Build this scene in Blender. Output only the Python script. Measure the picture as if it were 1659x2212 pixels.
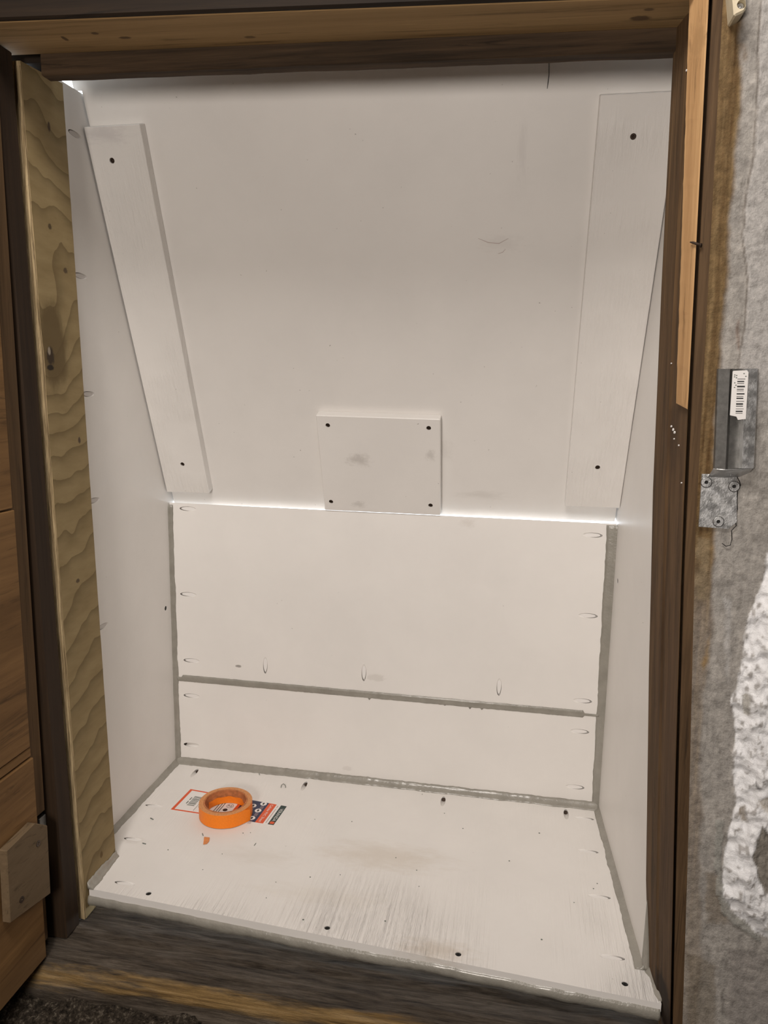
import bpy, bmesh, math, random
import numpy as np
from mathutils import Vector, Matrix, noise as mnoise

# ------------------------------------------------------------------ camera, world, lights, exposure
for o in list(bpy.data.objects): bpy.data.objects.remove(o)
scn = bpy.context.scene
COL = scn.collection
CAM = Vector((.6874, -.9793, .7910)); YAW, PITCH, ROLL = .1801, -.1678, -.0159; FPX = 1634.8
IW, IH = 1659, 2212
RM = Matrix.Rotation(YAW, 3, 'Z') @ Matrix.Rotation(PITCH, 3, 'X') @ Matrix.Rotation(ROLL, 3, 'Y')
cd = bpy.data.cameras.new('camera'); cam = bpy.data.objects.new('camera', cd); COL.objects.link(cam)
cd.sensor_fit = 'VERTICAL'; cd.sensor_height = 36.0; cd.lens = 36.0 * FPX / IH; cd.clip_start = .01
cam.matrix_world = Matrix.Translation(CAM) @ (RM @ Matrix.Rotation(math.pi / 2, 3, 'X')).to_4x4()
scn.camera = cam

w = bpy.data.worlds.new('overcast_sky'); scn.world = w; w.use_nodes = True
w.node_tree.nodes['Background'].inputs['Color'].default_value = (.86, .93, 1, 1)
w.node_tree.nodes['Background'].inputs['Strength'].default_value = 4.6

def area(name, loc, target, size, energy, color):
    l = bpy.data.lights.new(name, 'AREA'); l.shape = 'DISK'; l.size = size; l.energy = energy; l.color = color
    o = bpy.data.objects.new(name, l); COL.objects.link(o); o.location = loc
    o.rotation_euler = (Vector(target) - Vector(loc)).to_track_quat('-Z', 'Y').to_euler()
    return o
area('work_lamp', (.40, -1.55, .83), (.48, .3, .55), .30, 12.3, (1, .91, .83))
area('overhead_fill', (.46, -.78, 1.9), (.5, .1, .0), .55, 18.5, (1, .93, .87))  # added overhead fill, unseen; brightens floor and back boards more than the hatch

vs = scn.view_settings
vs.view_transform = 'Standard'; vs.look = 'None'; vs.gamma = 1; vs.exposure = 0.17; vs.use_curve_mapping = False

# ------------------------------------------------------------------ helpers
rnd = random.Random(7)
def ray(u, v): return RM @ Vector(((u - IW / 2) / FPX, 1, -(v - IH / 2) / FPX))
def hit(u, v, n, d):
    n = Vector(n); r = ray(u, v); return CAM + r * ((d - n.dot(CAM)) / n.dot(r))
def on_x(u, v, x): return hit(u, v, (1, 0, 0), x)
def on_y(u, v, y): return hit(u, v, (0, 1, 0), y)
def on_z(u, v, z): return hit(u, v, (0, 0, 1), z)
def fbm(p, o=4): return mnoise.fractal(Vector(p), 1.0, 2.0, o)

def tag(o, label=None, cat=None, group=None, kind=None):
    if label: o['label'] = label
    if cat: o['category'] = cat
    if group: o['group'] = group
    if kind: o['kind'] = kind
    return o
def wloc(o):
    v = Vector(o.location)
    while o.parent: o = o.parent; v = v + Vector(o.location)
    return v
def link(name, me, mat, parent=None, base=None):
    """verts come in world coordinates; the origin moves to base (or the parent's place)"""
    o = bpy.data.objects.new(name, me); COL.objects.link(o)
    off = Vector((0, 0, 0))
    if parent: o.parent = parent; off = wloc(parent)
    elif base is not None: off = Vector(base); o.location = off
    if off.length > 0: me.transform(Matrix.Translation(-off))
    if mat: me.materials.append(mat)
    return o
def empty(name, loc, label, cat, group=None, kind=None):
    o = bpy.data.objects.new(name, None); COL.objects.link(o); o.location = loc; o.empty_display_size = .03
    return tag(o, label, cat, group, kind)
def mesh(name, V, F, smooth=False):
    me = bpy.data.meshes.new(name); me.from_pydata([tuple(v) for v in V], [], F); me.validate(); me.update()
    bm = bmesh.new(); bm.from_mesh(me); bmesh.ops.recalc_face_normals(bm, faces=bm.faces); bm.to_mesh(me); bm.free()
    if smooth:
        for p in me.polygons: p.use_smooth = True
    return me
def bevelled(me, r, seg=1):
    if r <= 0: return me
    bm = bmesh.new(); bm.from_mesh(me)
    es = [e for e in bm.edges if len(e.link_faces) == 2 and e.calc_face_angle(0) > .5]
    bmesh.ops.bevel(bm, geom=es, offset=r, segments=seg, affect='EDGES', clamp_overlap=True)
    bm.to_mesh(me); bm.free(); return me
def hexa(name, c8, bev=0.0):
    """c8: bottom ring 4, top ring 4"""
    F = [(3, 2, 1, 0), (4, 5, 6, 7), (0, 1, 5, 4), (1, 2, 6, 5), (2, 3, 7, 6), (3, 0, 4, 7)]
    return bevelled(mesh(name, c8, F), bev)
def boxm(name, x0, x1, y0, y1, z0, z1, bev=0.0):
    return hexa(name, [(x0, y0, z0), (x1, y0, z0), (x1, y1, z0), (x0, y1, z0), (x0, y0, z1), (x1, y0, z1), (x1, y1, z1), (x0, y1, z1)], bev)
def prism(name, poly, ext, bev=0.0):
    n = len(poly); ext = Vector(ext)
    V = [Vector(p) for p in poly] + [Vector(p) + ext for p in poly]
    F = [tuple(range(n))[::-1], tuple(range(n, 2 * n))] + [(i, (i + 1) % n, n + (i + 1) % n, n + i) for i in range(n)]
    return bevelled(mesh(name, V, F), bev)
def grid(name, rows, closed=False, smooth=True):
    n = len(rows[0]); V = [p for r in rows for p in r]; F = []
    for i in range(len(rows) - 1):
        for j in range(n if closed else n - 1):
            k = (j + 1) % n
            F.append((i * n + j, i * n + k, (i + 1) * n + k, (i + 1) * n + j))
    if closed: F += [tuple(range(n))[::-1], tuple(range((len(rows) - 1) * n, len(rows) * n))]
    return mesh(name, V, F, smooth)
def tube(name, pts, r, n=6, ends=True):
    rows = []
    for i, p in enumerate(pts):
        p = Vector(p); a = Vector(pts[max(i - 1, 0)]); b = Vector(pts[min(i + 1, len(pts) - 1)]); t = (b - a).normalized()
        u = t.cross(Vector((.31, .2, .93))).normalized(); v = t.cross(u); rr = r[i] if isinstance(r, (list, tuple)) else r
        rows.append([p + (u * math.cos(2 * math.pi * k / n) + v * math.sin(2 * math.pi * k / n)) * rr for k in range(n)])
    return grid(name, rows, True)
def frame(n):
    n = Vector(n).normalized(); a = Vector((0, 0, 1)) if abs(n.z) < .9 else Vector((1, 0, 0))
    u = a.cross(n).normalized(); return u, n.cross(u), n
def disc(name, c, n, r, h, seg=20, r2=None):
    u, v, n = frame(n); c = Vector(c); r2 = r if r2 is None else r2
    rows = [[c + n * z + (u * math.cos(2 * math.pi * k / seg) + v * math.sin(2 * math.pi * k / seg)) * q for k in range(seg)] for z, q in ((-h, r), (0, r2))]
    return grid(name, rows, True, False)
def boolean_cut(me, cutters):
    """cuts the cutter meshes out of me and returns the cut mesh"""
    a = bpy.data.objects.new('cut_target', me); COL.objects.link(a)
    bm = bmesh.new()
    for c in cutters: bm.from_mesh(c)
    cm = bpy.data.meshes.new('cutter'); bm.to_mesh(cm); bm.free()
    b = bpy.data.objects.new('cutter', cm); COL.objects.link(b)
    m = a.modifiers.new('cut', 'BOOLEAN'); m.operation = 'DIFFERENCE'; m.solver = 'EXACT'; m.use_self = True; m.object = b
    dg = bpy.context.evaluated_depsgraph_get(); out = bpy.data.meshes.new_from_object(a.evaluated_get(dg))
    bpy.data.objects.remove(a); bpy.data.objects.remove(b)
    out.materials.clear()
    return out
TILT = math.radians(15)
def pocket_cutter(c, d, n, L=.021):
    c, d, n = Vector(c), Vector(d).normalized(), Vector(n).normalized()
    a = d * math.cos(TILT) - n * math.sin(TILT); u = a.cross(n).normalized(); v = a.cross(u)
    rows = [[c + a * s + (u * math.cos(2 * math.pi * k / 18) + v * math.sin(2 * math.pi * k / 18)) * .0046 for k in range(18)] for s in (-.06, L)]
    return grid('cutter', rows, True, False)
def hole_cutter(c, n, r, depth):
    n = Vector(n).normalized(); return disc('cutter', Vector(c) + n * .004, n, r, depth + .004, 18)
def pocket_plug(c, d, n, mat, parent):
    c, d, n = Vector(c), Vector(d).normalized(), Vector(n).normalized(); s = d.cross(n)
    c = c - d * .0012 - n * .0010
    top = [c + d * (.0152 * math.cos(2 * math.pi * k / 24)) + s * (.0037 * math.sin(2 * math.pi * k / 24)) for k in range(24)]
    return link('pocket_plug', prism('pocket_plug', top, -n * .0012), mat, parent)
def screw(c, n, r, mat, parent, name='screw'):
    """countersunk screw head with a cross recess, seen from +n"""
    c, n = Vector(c), Vector(n).normalized(); u, v, n = frame(n)
    seg = 16; rows = []
    for q, z in ((.55, -.0025), (1.0, -.0002), (.93, .0002), (.38, .0002), (.30, -.0014), (.05, -.0018)):
        rows.append([c + n * z + (u * math.cos(2 * math.pi * k / seg) + v * math.sin(2 * math.pi * k / seg)) * (r * q) for k in range(seg)])
    return link(name, grid(name, rows, True, False), mat, parent)

# ------------------------------------------------------------------ materials
def newmat(name):
    m = bpy.data.materials.new(name); m.use_nodes = True
    nt = m.node_tree; return m, nt, nt.nodes['Principled BSDF']
def N(nt, t, **kw):
    n = nt.nodes.new(t)
    for k, v in kw.items():
        if k in n.inputs.keys() if isinstance(k, str) else False: n.inputs[k].default_value = v
        else: setattr(n, k, v)
    return n
def math_(nt, op, a, b=None, c=None, clamp=False):
    n = nt.nodes.new('ShaderNodeMath'); n.operation = op; n.use_clamp = clamp
    for i, x in enumerate((a, b, c)):
        if x is None: continue
        if isinstance(x, (int, float)): n.inputs[i].default_value = x
        else: nt.links.new(x, n.inputs[i])
    return n.outputs[0]
def mixc(nt, fac, a, b, blend='MIX'):
    n = nt.nodes.new('ShaderNodeMix'); n.data_type = 'RGBA'; n.blend_type = blend
    for s, x in ((n.inputs[0], fac), (n.inputs[6], a), (n.inputs[7], b)):
        if isinstance(x, (int, float)): s.default_value = x
        elif isinstance(x, tuple): s.default_value = x if len(x) == 4 else (*x, 1)
        else: nt.links.new(x, s)
    return n.outputs[2]
def position(nt, scale=(1, 1, 1), offset=(0, 0, 0)):
    g = nt.nodes.new('ShaderNodeNewGeometry'); m = nt.nodes.new('ShaderNodeMapping'); m.vector_type = 'POINT'
    m.inputs['Scale'].default_value = scale; m.inputs['Location'].default_value = offset
    nt.links.new(g.outputs['Position'], m.inputs['Vector']); return m.outputs[0]
def noise(nt, vec, scale=1, detail=4, rough=.55, dist=0):
    n = nt.nodes.new('ShaderNodeTexNoise'); n.inputs['Scale'].default_value = scale; n.inputs['Detail'].default_value = detail
    n.inputs['Roughness'].default_value = rough; n.inputs['Distortion'].default_value = dist
    nt.links.new(vec, n.inputs['Vector']); return n.outputs[0]
def ramp(nt, fac, stops):
    n = nt.nodes.new('ShaderNodeValToRGB'); e = n.color_ramp.elements
    while len(e) < len(stops): e.new(.5)
    for i, (p, c) in enumerate(stops): e[i].position = p; e[i].color = (*c, 1) if len(c) == 3 else c
    nt.links.new(fac, n.inputs[0]); return n.outputs[0]
def step(nt, x, a, b, lo=0., hi=1.):
    n = nt.nodes.new('ShaderNodeMapRange'); n.interpolation_type = 'SMOOTHSTEP'
    for i, q in enumerate((a, b, lo, hi)): n.inputs[i + 1].default_value = q
    nt.links.new(x, n.inputs[0]); return n.outputs[0]
def bump(nt, bsdf, h, strength, dist=.001, prev=None):
    n = nt.nodes.new('ShaderNodeBump'); n.inputs['Strength'].default_value = strength; n.inputs['Distance'].default_value = dist
    nt.links.new(h, n.inputs['Height'])
    if prev is not None: nt.links.new(prev, n.inputs['Normal'])
    nt.links.new(n.outputs[0], bsdf.inputs['Normal']); return n.outputs[0]
def spots(nt, col, lst):
    """marks with a shape of their own (knots, stains, smudges): (centre, radii, colour, strength, raggedness)"""
    for c, r, colr, st, rag in lst:
        s = tuple(1 / q for q in r); v = position(nt, s, tuple(-a * b for a, b in zip(c, s)))
        ln = nt.nodes.new('ShaderNodeVectorMath'); ln.operation = 'LENGTH'; nt.links.new(v, ln.inputs[0])
        d = ln.outputs['Value']
        if rag: d = math_(nt, 'ADD', d, math_(nt, 'MULTIPLY', math_(nt, 'SUBTRACT', noise(nt, v, 2.3, 5, .7), .5), rag * 2))
        col = mixc(nt, step(nt, d, 1.0, .55 if rag < .8 else .1, 0, st), col, colr)
    return col
def plain(name, c, rough=.6, metal=0., var=.0, scale=60, spec=.5):
    m, nt, b = newmat(name); b.inputs['Roughness'].default_value = rough; b.inputs['Metallic'].default_value = metal
    b.inputs['Specular IOR Level'].default_value = spec
    if var:
        f = noise(nt, position(nt), scale, 4); lo = tuple(x * (1 - var) for x in c); hi = tuple(min(1, x * (1 + var)) for x in c)
        nt.links.new(ramp(nt, f, [(.3, lo), (.7, hi)]), b.inputs['Base Color'])
    else: b.inputs['Base Color'].default_value = (*c, 1)
    return m
def wood(name, dark, light, grain='Z', fine=55, rough=.75, marks=(), bumps=.25, contrast=(.34, .66), blotch=None, bstr=.5, stretch=26):
    m, nt, b = newmat(name); b.inputs['Roughness'].default_value = rough; b.inputs['Specular IOR Level'].default_value = .25
    s = [fine, fine, fine]; s['XYZ'.index(grain)] = fine / stretch
    v = position(nt, tuple(s)); f1 = noise(nt, v, 1, 6, .62, .35); v2 = position(nt, tuple(q * 3.6 for q in s)); f2 = noise(nt, v2, 1, 3, .6)
    f = math_(nt, 'ADD', math_(nt, 'MULTIPLY', f1, .72), math_(nt, 'MULTIPLY', f2, .28))
    col = ramp(nt, f, [(contrast[0], dark), (contrast[1], light)])
    v3 = position(nt, tuple(q * 1.7 for q in s), (3.3, 1.7, 5.1)); f3 = noise(nt, v3, 1, 7, .72, .9)
    col = mixc(nt, step(nt, f3, .53, .68, 0, .7), col, tuple(q * .45 for q in dark))
    col = mixc(nt, step(nt, f3, .44, .30, 0, .35), col, tuple(min(1, q * 1.35) for q in light))
    if blotch:
        bl = noise(nt, position(nt, tuple(q * .16 for q in s)), 1, 4, .6); col = mixc(nt, step(nt, bl, .45, .68, 0, bstr), col, blotch)
    col = spots(nt, col, marks); nt.links.new(col, b.inputs['Base Color'])
    bump(nt, b, f, bumps, .002); return m
def pvc(name, base=(.80, .775, .745), grain=None, marks=(), gstr=.5, rough=.42):
    m, nt, b = newmat(name); b.inputs['Roughness'].default_value = rough; b.inputs['Specular IOR Level'].default_value = .35
    f = noise(nt, position(nt), 7, 5, .6); lo = tuple(x * .955 for x in base)
    col = ramp(nt, f, [(.35, lo), (.65, base)])
    sp = noise(nt, position(nt), 160, 2, .5); col = mixc(nt, step(nt, sp, .76, .80, 0, .55), col, (.22, .20, .18))
    col = spots(nt, col, marks); nt.links.new(col, b.inputs['Base Color'])
    fine = noise(nt, position(nt), 420, 3, .6)
    nrm = bump(nt, b, fine, .10, .0006)
    if grain is not None:
        sc, patch = grain
        g = noise(nt, position(nt, sc), 1, 4, .65, .4); pm = noise(nt, position(nt), patch, 2)
        gn = nt.nodes.new('ShaderNodeNewGeometry'); sn = nt.nodes.new('ShaderNodeSeparateXYZ'); nt.links.new(gn.outputs['True Normal'], sn.inputs[0]); g = math_(nt, 'MULTIPLY', g, step(nt, pm, .38, .62))
        if sc[1] < 20:
            sp3 = nt.nodes.new('ShaderNodeSeparateXYZ'); nt.links.new(gn.outputs['Position'], sp3.inputs[0]); g = math_(nt, 'MULTIPLY', math_(nt, 'MULTIPLY', g, step(nt, sn.outputs[2], .4, .8)), step(nt, math_(nt, 'SUBTRACT', sp3.outputs[1], math_(nt, 'MULTIPLY', sp3.outputs[0], .10)), .16, -.05, .22, 1.25))
        bump(nt, b, g, gstr, .0045, nrm)
    return m

D = .4058; W = .86; H1 = .5516; HM = .1861; SPL = .057
T_ = Vector((0, -.367, .930)).normalized(); HN = Vector((0, -.930, -.367)).normalized()     # up the hatch, out of the hatch
HP = Vector((0, .394, .574))                                                                # on the face of the battens
def on_batten(u, v): return hit(u, v, HN, HN.dot(HP))
HS = HP - HN * .019                                                                         # on the face of the hatch sheet
def on_hatch(u, v): return hit(u, v, HN, HN.dot(HS))
def xr(y): return W + SPL * (D - y)
def on_right(u, v): return hit(u, v, (1, SPL, 0), W + SPL * D)

GREY = (.33, .31, .28)
P1 = on_hatch(1128, 335); P2 = on_hatch(1085, 528); P3 = on_hatch(860, 430); P4 = on_hatch(1040, 1070)
M_hatch = pvc('pvc_hatch', marks=[(P1, (.010, .05, .055), (.60, .57, .55), .3, 1.0), (P2, (.045, .02, .018), (.62, .59, .56), .3, 1.0),
                                  (P4, (.06, .02, .012), (.55, .52, .48), .35, .8), (on_hatch(955, 975), (.03, .03, .03), (.60, .57, .53), .3, .9)])
M_batten = pvc('pvc_batten', grain=((230, 60, 7), 9), gstr=.5, marks=[(on_batten(225, 292), (.055, .02, .02), (.55, .52, .52), .5, 1.0)])
M_plate = pvc('pvc_plate', marks=[(on_batten(775, 995), (.030, .02, .018), (.45, .42, .39), .55, 1.0), (on_batten(930, 985), (.012, .02, .016), (.48, .45, .42), .5, .9),
                                  (on_batten(775, 1090), (.018, .02, .010), (.48, .46, .43), .5, .9)])
M_back = pvc('pvc_back', marks=[(on_y(515, 1439, D), (.008, .02, .0035), (.30, .28, .26), .9, .4), (on_y(812, 1464, D), (.022, .02, .009), (.60, .57, .53), .5, .7),
                                (on_y(1010, 1130, D), (.02, .02, .012), (.62, .58, .54), .5, .8), (on_y(750, 1660, D), (.012, .02, .006), (.66, .63, .6), .6, .7)])
M_side = pvc('pvc_side')
M_floor = pvc('pvc_floor', grain=((190, 6, 30), 3.2), gstr=1.0, marks=[
    (on_z(940, 2052, 0), (.075, .028, .03), (.56, .49, .41), .6, .8), (on_z(830, 1850, 0), (.15, .05, .03), (.64, .58, .51), .65, .8),
    (on_z(560, 1850, 0), (.09, .03, .03), (.68, .64, .59), .5, .9), (on_z(700, 1935, 0), (.16, .03, .03), (.70, .66, .60), .45, .9),
    (on_z(285, 1815, 0), (.03, .012, .02), (.60, .57, .53), .5, .9)])
M_plug = plain('plug_white', (.80, .78, .76), .45); M_plug2 = plain('plug_grey', (.60, .57, .55), .6)
M_caulk = None
def mk_caulk():
    m, nt, b = newmat('caulk_grey'); b.inputs['Roughness'].default_value = .34; b.inputs['Specular IOR Level'].default_value = .5
    f = noise(nt, position(nt), 40, 4); nt.links.new(ramp(nt, f, [(.3, (.245, .232, .20)), (.7, (.31, .293, .255))]), b.inputs['Base Color'])
    b.inputs['Coat Weight'].default_value = .35; b.inputs['Coat Roughness'].default_value = .12
    bump(nt, b, noise(nt, position(nt), 190, 3, .6), .35, .002); return m
M_caulk = mk_caulk()
M_screw = plain('screw_bronze', (.050, .032, .022), .4, .6); M_black = plain('hole_black', (.012, .011, .010), .9)

M_old = wood('wood_old_brown', (.044, .024, .010), (.150, .088, .040), 'Z', 60, blotch=(.09, .05, .028), bumps=.4, marks=[((.90, -.06, .0), (.06, .05, .05), (.016, .010, .006), .85, .6), ((.862, -.05, .73), (.03, .03, .06), (.05, .030, .018), .6, .8)])
M_jambl = wood('wood_jamb_dark', (.014, .0075, .0035), (.042, .023, .0105), 'Z', 45, blotch=(.026, .014, .0065), bumps=.3)
M_stop = wood('wood_stop_dark', (.020, .012, .006), (.085, .052, .028), 'X', 60, blotch=(.035, .02, .011), bumps=.45)
k1 = on_z(1383, 42, 1.19); k2 = on_z(205, 72, 1.205); k3 = on_z(270, 80, 1.205); k4 = on_z(140, 85, 1.205); k5 = on_z(540, 82, 1.2); k6 = on_z(1402, 23, 1.19)
M_lintel = wood('wood_lintel_pine', (.205, .127, .054), (.355, .230, .106), 'X', 40, stretch=30, bumps=.15, contrast=(.25, .75),
                marks=[(k1, (.014, .007, .02), (.085, .05, .025), .9, .3), (k6, (.007, .004, .02), (.09, .055, .03), .8, .3), (k2, (.006, .004, .02), (.06, .035, .02), .8, .4), (k3, (.010, .004, .02), (.06, .035, .02), .8, .4),
                       (k4, (.004, .008, .02), (.05, .03, .015), .8, .4), (k5, (.009, .004, .02), (.07, .04, .02), .7, .4)])
M_fascia = wood('wood_fascia_dark', (.007, .004, .002), (.022, .0125, .006), 'X', 50)
M_lath = wood('wood_lath_orange', (.38, .215, .095), (.56, .345, .165), 'Z', 70, bumps=.3, marks=[(on_y(1522, 88, -.08), (.004, .02, .006), (.06, .03, .015), .95, .3), (on_y(1512, 92, -.08), (.009, .02, .02), (.34, .20, .09), .6, .6)])
M_casing = wood('wood_casing_brown', (.050, .028, .013), (.140, .083, .040), 'Z', 90, blotch=(.10, .06, .03), bumps=.35)
M_door = wood('wood_door', (.095, .047, .015), (.245, .135, .052), 'Y', 30, blotch=(.085, .043, .014), bstr=.6, stretch=14, contrast=(.28, .72))
M_door2 = wood('wood_door_stile', (.060, .033, .013), (.130, .075, .033), 'Z', 40)
M_patch = wood('wood_patch_plywood', (.115, .078, .042), (.17, .118, .068), 'Y', 60, bumps=.15, contrast=(.2, .8), stretch=5)
M_edge = wood('plywood_edge', (.17, .12, .06), (.46, .35, .20), 'Z', 300, bumps=.6, stretch=22, contrast=(.40, .60))
def mk_plywood():
    m, nt, b = newmat('plywood_face'); b.inputs['Roughness'].default_value = .7; b.inputs['Specular IOR Level'].default_value = .25
    g = nt.nodes.new('ShaderNodeNewGeometry'); sx = nt.nodes.new('ShaderNodeSeparateXYZ'); nt.links.new(g.outputs['Position'], sx.inputs[0])
    y, z = sx.outputs[1], sx.outputs[2]
    n1 = noise(nt, position(nt, (1, 5, 2.6)), 1, 3, .5); n2 = noise(nt, position(nt, (1, 26, 14)), 1, 3, .5)
    # sloping, drifting growth rings; they bow round the big knot
    yk, zk = .01, .835
    dy = math_(nt, 'MULTIPLY', math_(nt, 'SUBTRACT', y, yk), 16.); dz = math_(nt, 'MULTIPLY', math_(nt, 'SUBTRACT', z, zk), 9.)
    dd = math_(nt, 'SQRT', math_(nt, 'ADD', math_(nt, 'MULTIPLY', dy, dy), math_(nt, 'MULTIPLY', dz, dz)))
    bulge = math_(nt, 'MULTIPLY', step(nt, dd, 1.6, .0), .09)
    zz = math_(nt, 'ADD', z, math_(nt, 'MULTIPLY', y, .30))
    low = step(nt, z, .80, .40); zz = math_(nt, 'SUBTRACT', zz, math_(nt, 'MULTIPLY', math_(nt, 'MULTIPLY', y, low), .75))
    zz = math_(nt, 'ADD', zz, math_(nt, 'MULTIPLY', n1, .24)); zz = math_(nt, 'ADD', zz, math_(nt, 'MULTIPLY', n2, .016)); zz = math_(nt, 'ADD', zz, bulge)
    saw = math_(nt, 'FRACT', math_(nt, 'MULTIPLY', zz, 21.))
    line = math_(nt, 'POWER', saw, 3.2)
    n3 = noise(nt, position(nt, (1, 12, 40)), 1, 4, .6)
    col = ramp(nt, n3, [(.3, (.225, .162, .074)), (.7, (.305, .230, .115))])
    col = mixc(nt, math_(nt, 'MULTIPLY', line, .62), col, (.095, .062, .024))
    col = spots(nt, col, [((.028, .012, .835), (.05, .040, .075), (.105, .070, .028), .85, .25), ((.028, .004, .822), (.05, .011, .016), (.035, .022, .012), .95, .35), ((.028, .002, .806), (.05, .010, .005), (.012, .008, .005), .95, .2), ((.028, .002, .829), (.05, .004, .007), (.30, .25, .19), .9, .2),
                          ((.02, .040, 1.135), (.05, .004, .008), (.05, .03, .02), .9, .3), ((.024, .025, 1.0), (.05, .005, .005), (.06, .04, .02), .9, .3), ((.025, .055, .945), (.05, .006, .005), (.05, .03, .02), .8, .6),
                          ((.03, .06, .70), (.05, .004, .006), (.05, .03, .02), .9, .3), ((.034, .03, .49), (.05, .006, .004), (.05, .03, .02), .8, .4), ((.043, .04, .03), (.05, .005, .007), (.10, .06, .02), .8, .4)])
    nt.links.new(col, b.inputs['Base Color']); bump(nt, b, n3, .2, .002); return m
M_ply = mk_plywood()
def mk_sill():
    m, nt, b = newmat('wood_sill_weathered'); b.inputs['Roughness'].default_value = .85; b.inputs['Specular IOR Level'].default_value = .2
    f1 = math_(nt, 'ADD', math_(nt, 'MULTIPLY', noise(nt, position(nt, (7, 75, 75)), 1, 8, .7, .8), .6), math_(nt, 'MULTIPLY', noise(nt, position(nt, (26, 330, 330)), 1, 5, .7), .4)); f2 = noise(nt, position(nt, (2.4, 16, 16)), 1, 4, .6)
    col = ramp(nt, f1, [(.36, (.014, .010, .007)), (.50, (.070, .055, .041)), (.68, (.150, .124, .098))])
    col = mixc(nt, step(nt, f2, .52, .70, 0, .5), col, (.125, .108, .092))
    g = nt.nodes.new('ShaderNodeNewGeometry'); sx = nt.nodes.new('ShaderNodeSeparateXYZ'); nt.links.new(g.outputs['Position'], sx.inputs[0])
    # the worn nosing shows the yellow wood under the grey skin
    e = math_(nt, 'ADD', sx.outputs[1], math_(nt, 'MULTIPLY', math_(nt, 'SUBTRACT', noise(nt, position(nt, (5, 30, 30)), 1, 5, .65), .5), .055))
    fr = noise(nt, position(nt, (5, 130, 130)), 1, 5, .6, .4); yel = ramp(nt, fr, [(.32, (.10, .058, .022)), (.5, (.25, .158, .062)), (.7, (.37, .255, .125))])
    band = math_(nt, 'MULTIPLY', step(nt, e, -.094, -.104), step(nt, e, -.123, -.109)); zn = math_(nt, 'ADD', sx.outputs[2], math_(nt, 'MULTIPLY', math_(nt, 'SUBTRACT', noise(nt, position(nt, (6, 20, 20)), 1, 5, .65), .5), .05)); band = math_(nt, 'MULTIPLY', math_(nt, 'MULTIPLY', band, step(nt, zn, -.083, -.070)), step(nt, noise(nt, position(nt, (4, 34, 34)), 1, 4, .6), .40, .52, .1, 1)); col = mixc(nt, band, col, yel)
    nt.links.new(col, b.inputs['Base Color']); bump(nt, b, f1, 1.0, .007); return m
M_sill = mk_sill()
def mk_dirt():
    m, nt, b = newmat('dirt'); b.inputs['Roughness'].default_value = .95; b.inputs['Specular IOR Level'].default_value = .1
    f = noise(nt, position(nt), 150, 6, .75); nt.links.new(ramp(nt, f, [(.36, (.012, .0095, .007)), (.54, (.060, .048, .036)), (.68, (.24, .205, .16))]), b.inputs['Base Color'])
    bump(nt, b, f, .9, .006); return m
M_dirt = mk_dirt()
M_room = plain('room_plaster_dim', (.20, .17, .14), .9, 0, .25, 9); M_joist = wood('wood_ceiling', (.08, .05, .03), (.18, .12, .07), 'X', 20)
M_block = plain('masonry_block', (.22, .20, .18), .95, 0, .3, 30)
def mk_wall():
    m, nt, b = newmat('rough_plaster'); b.inputs['Roughness'].default_value = .88; b.inputs['Specular IOR Level'].default_value = .2
    at = nt.nodes.new('ShaderNodeAttribute'); at.attribute_name = 'paint'
    f = noise(nt, position(nt), 120, 6, .7); f2 = noise(nt, position(nt, (300, 300, 120)), 1, 4, .7)
    col = mixc(nt, .6, at.outputs['Color'], ramp(nt, f, [(.28, (.18, .17, .16)), (.5, (.5, .5, .5)), (.72, (.78, .77, .76))]), 'OVERLAY')
    nt.links.new(col, b.inputs['Base Color']); n = bump(nt, b, f, .55, .004); bump(nt, b, f2, .4, .002, n); return m
M_wall = mk_wall()
def mk_zinc():
    m, nt, b = newmat('galvanised_steel'); b.inputs['Metallic'].default_value = .85
    f = noise(nt, position(nt), 110, 5, .7); nt.links.new(ramp(nt, f, [(.25, (.50, .50, .49)), (.75, (.66, .67, .68))]), b.inputs['Base Color'])
    nt.links.new(step(nt, noise(nt, position(nt), 90, 4), .3, .7, .28, .55), b.inputs['Roughness']); bump(nt, b, f, .25, .003); return m
M_zinc = mk_zinc()
M_steel = plain('steel_dull_dark_reflection', (.20, .195, .185), .42, .7, .22, 160)
M_tape = plain('tape_orange', (.95, .24, .006), .5, 0, .05, 400); M_side_t = plain('tape_side_tan', (.62, .27, .10), .7, 0, .18, 300)
M_core = plain('core_cardboard', (.48, .17, .06), .8, 0, .3, 120); M_scrap = plain('tape_scrap', (.72, .27, .09), .6, 0, .1, 200)
M_paper = plain('label_white', (.80, .78, .76), .4); M_orange = plain('print_orange', (.72, .10, .025), .45); M_navy = plain('print_navy', (.018, .026, .075), .4)
M_green = plain('print_dark_green', (.010, .035, .032), .4); M_ink = plain('print_black', (.02, .02, .022), .5); M_pink = plain('print_grey', (.45, .33, .31), .5); M_inkg = plain('print_grey_green', (.12, .14, .12), .5)
M_cream = plain('ceramic_cream', (.66, .58, .42), .45, 0, .12, 80); M_nail = plain('nail_rust', (.045, .026, .015), .7, .3)

# ------------------------------------------------------------------ the room around (closes the daylight out)
def st(name, me, mat, label=None, cat=None, base=None): return tag(link(name, me, mat, None, base), label, cat, None, 'structure')
RX0, RX1, RY, ZT, ZB = -1.2, 2.3, -2.7, 1.95, -.16
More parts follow.
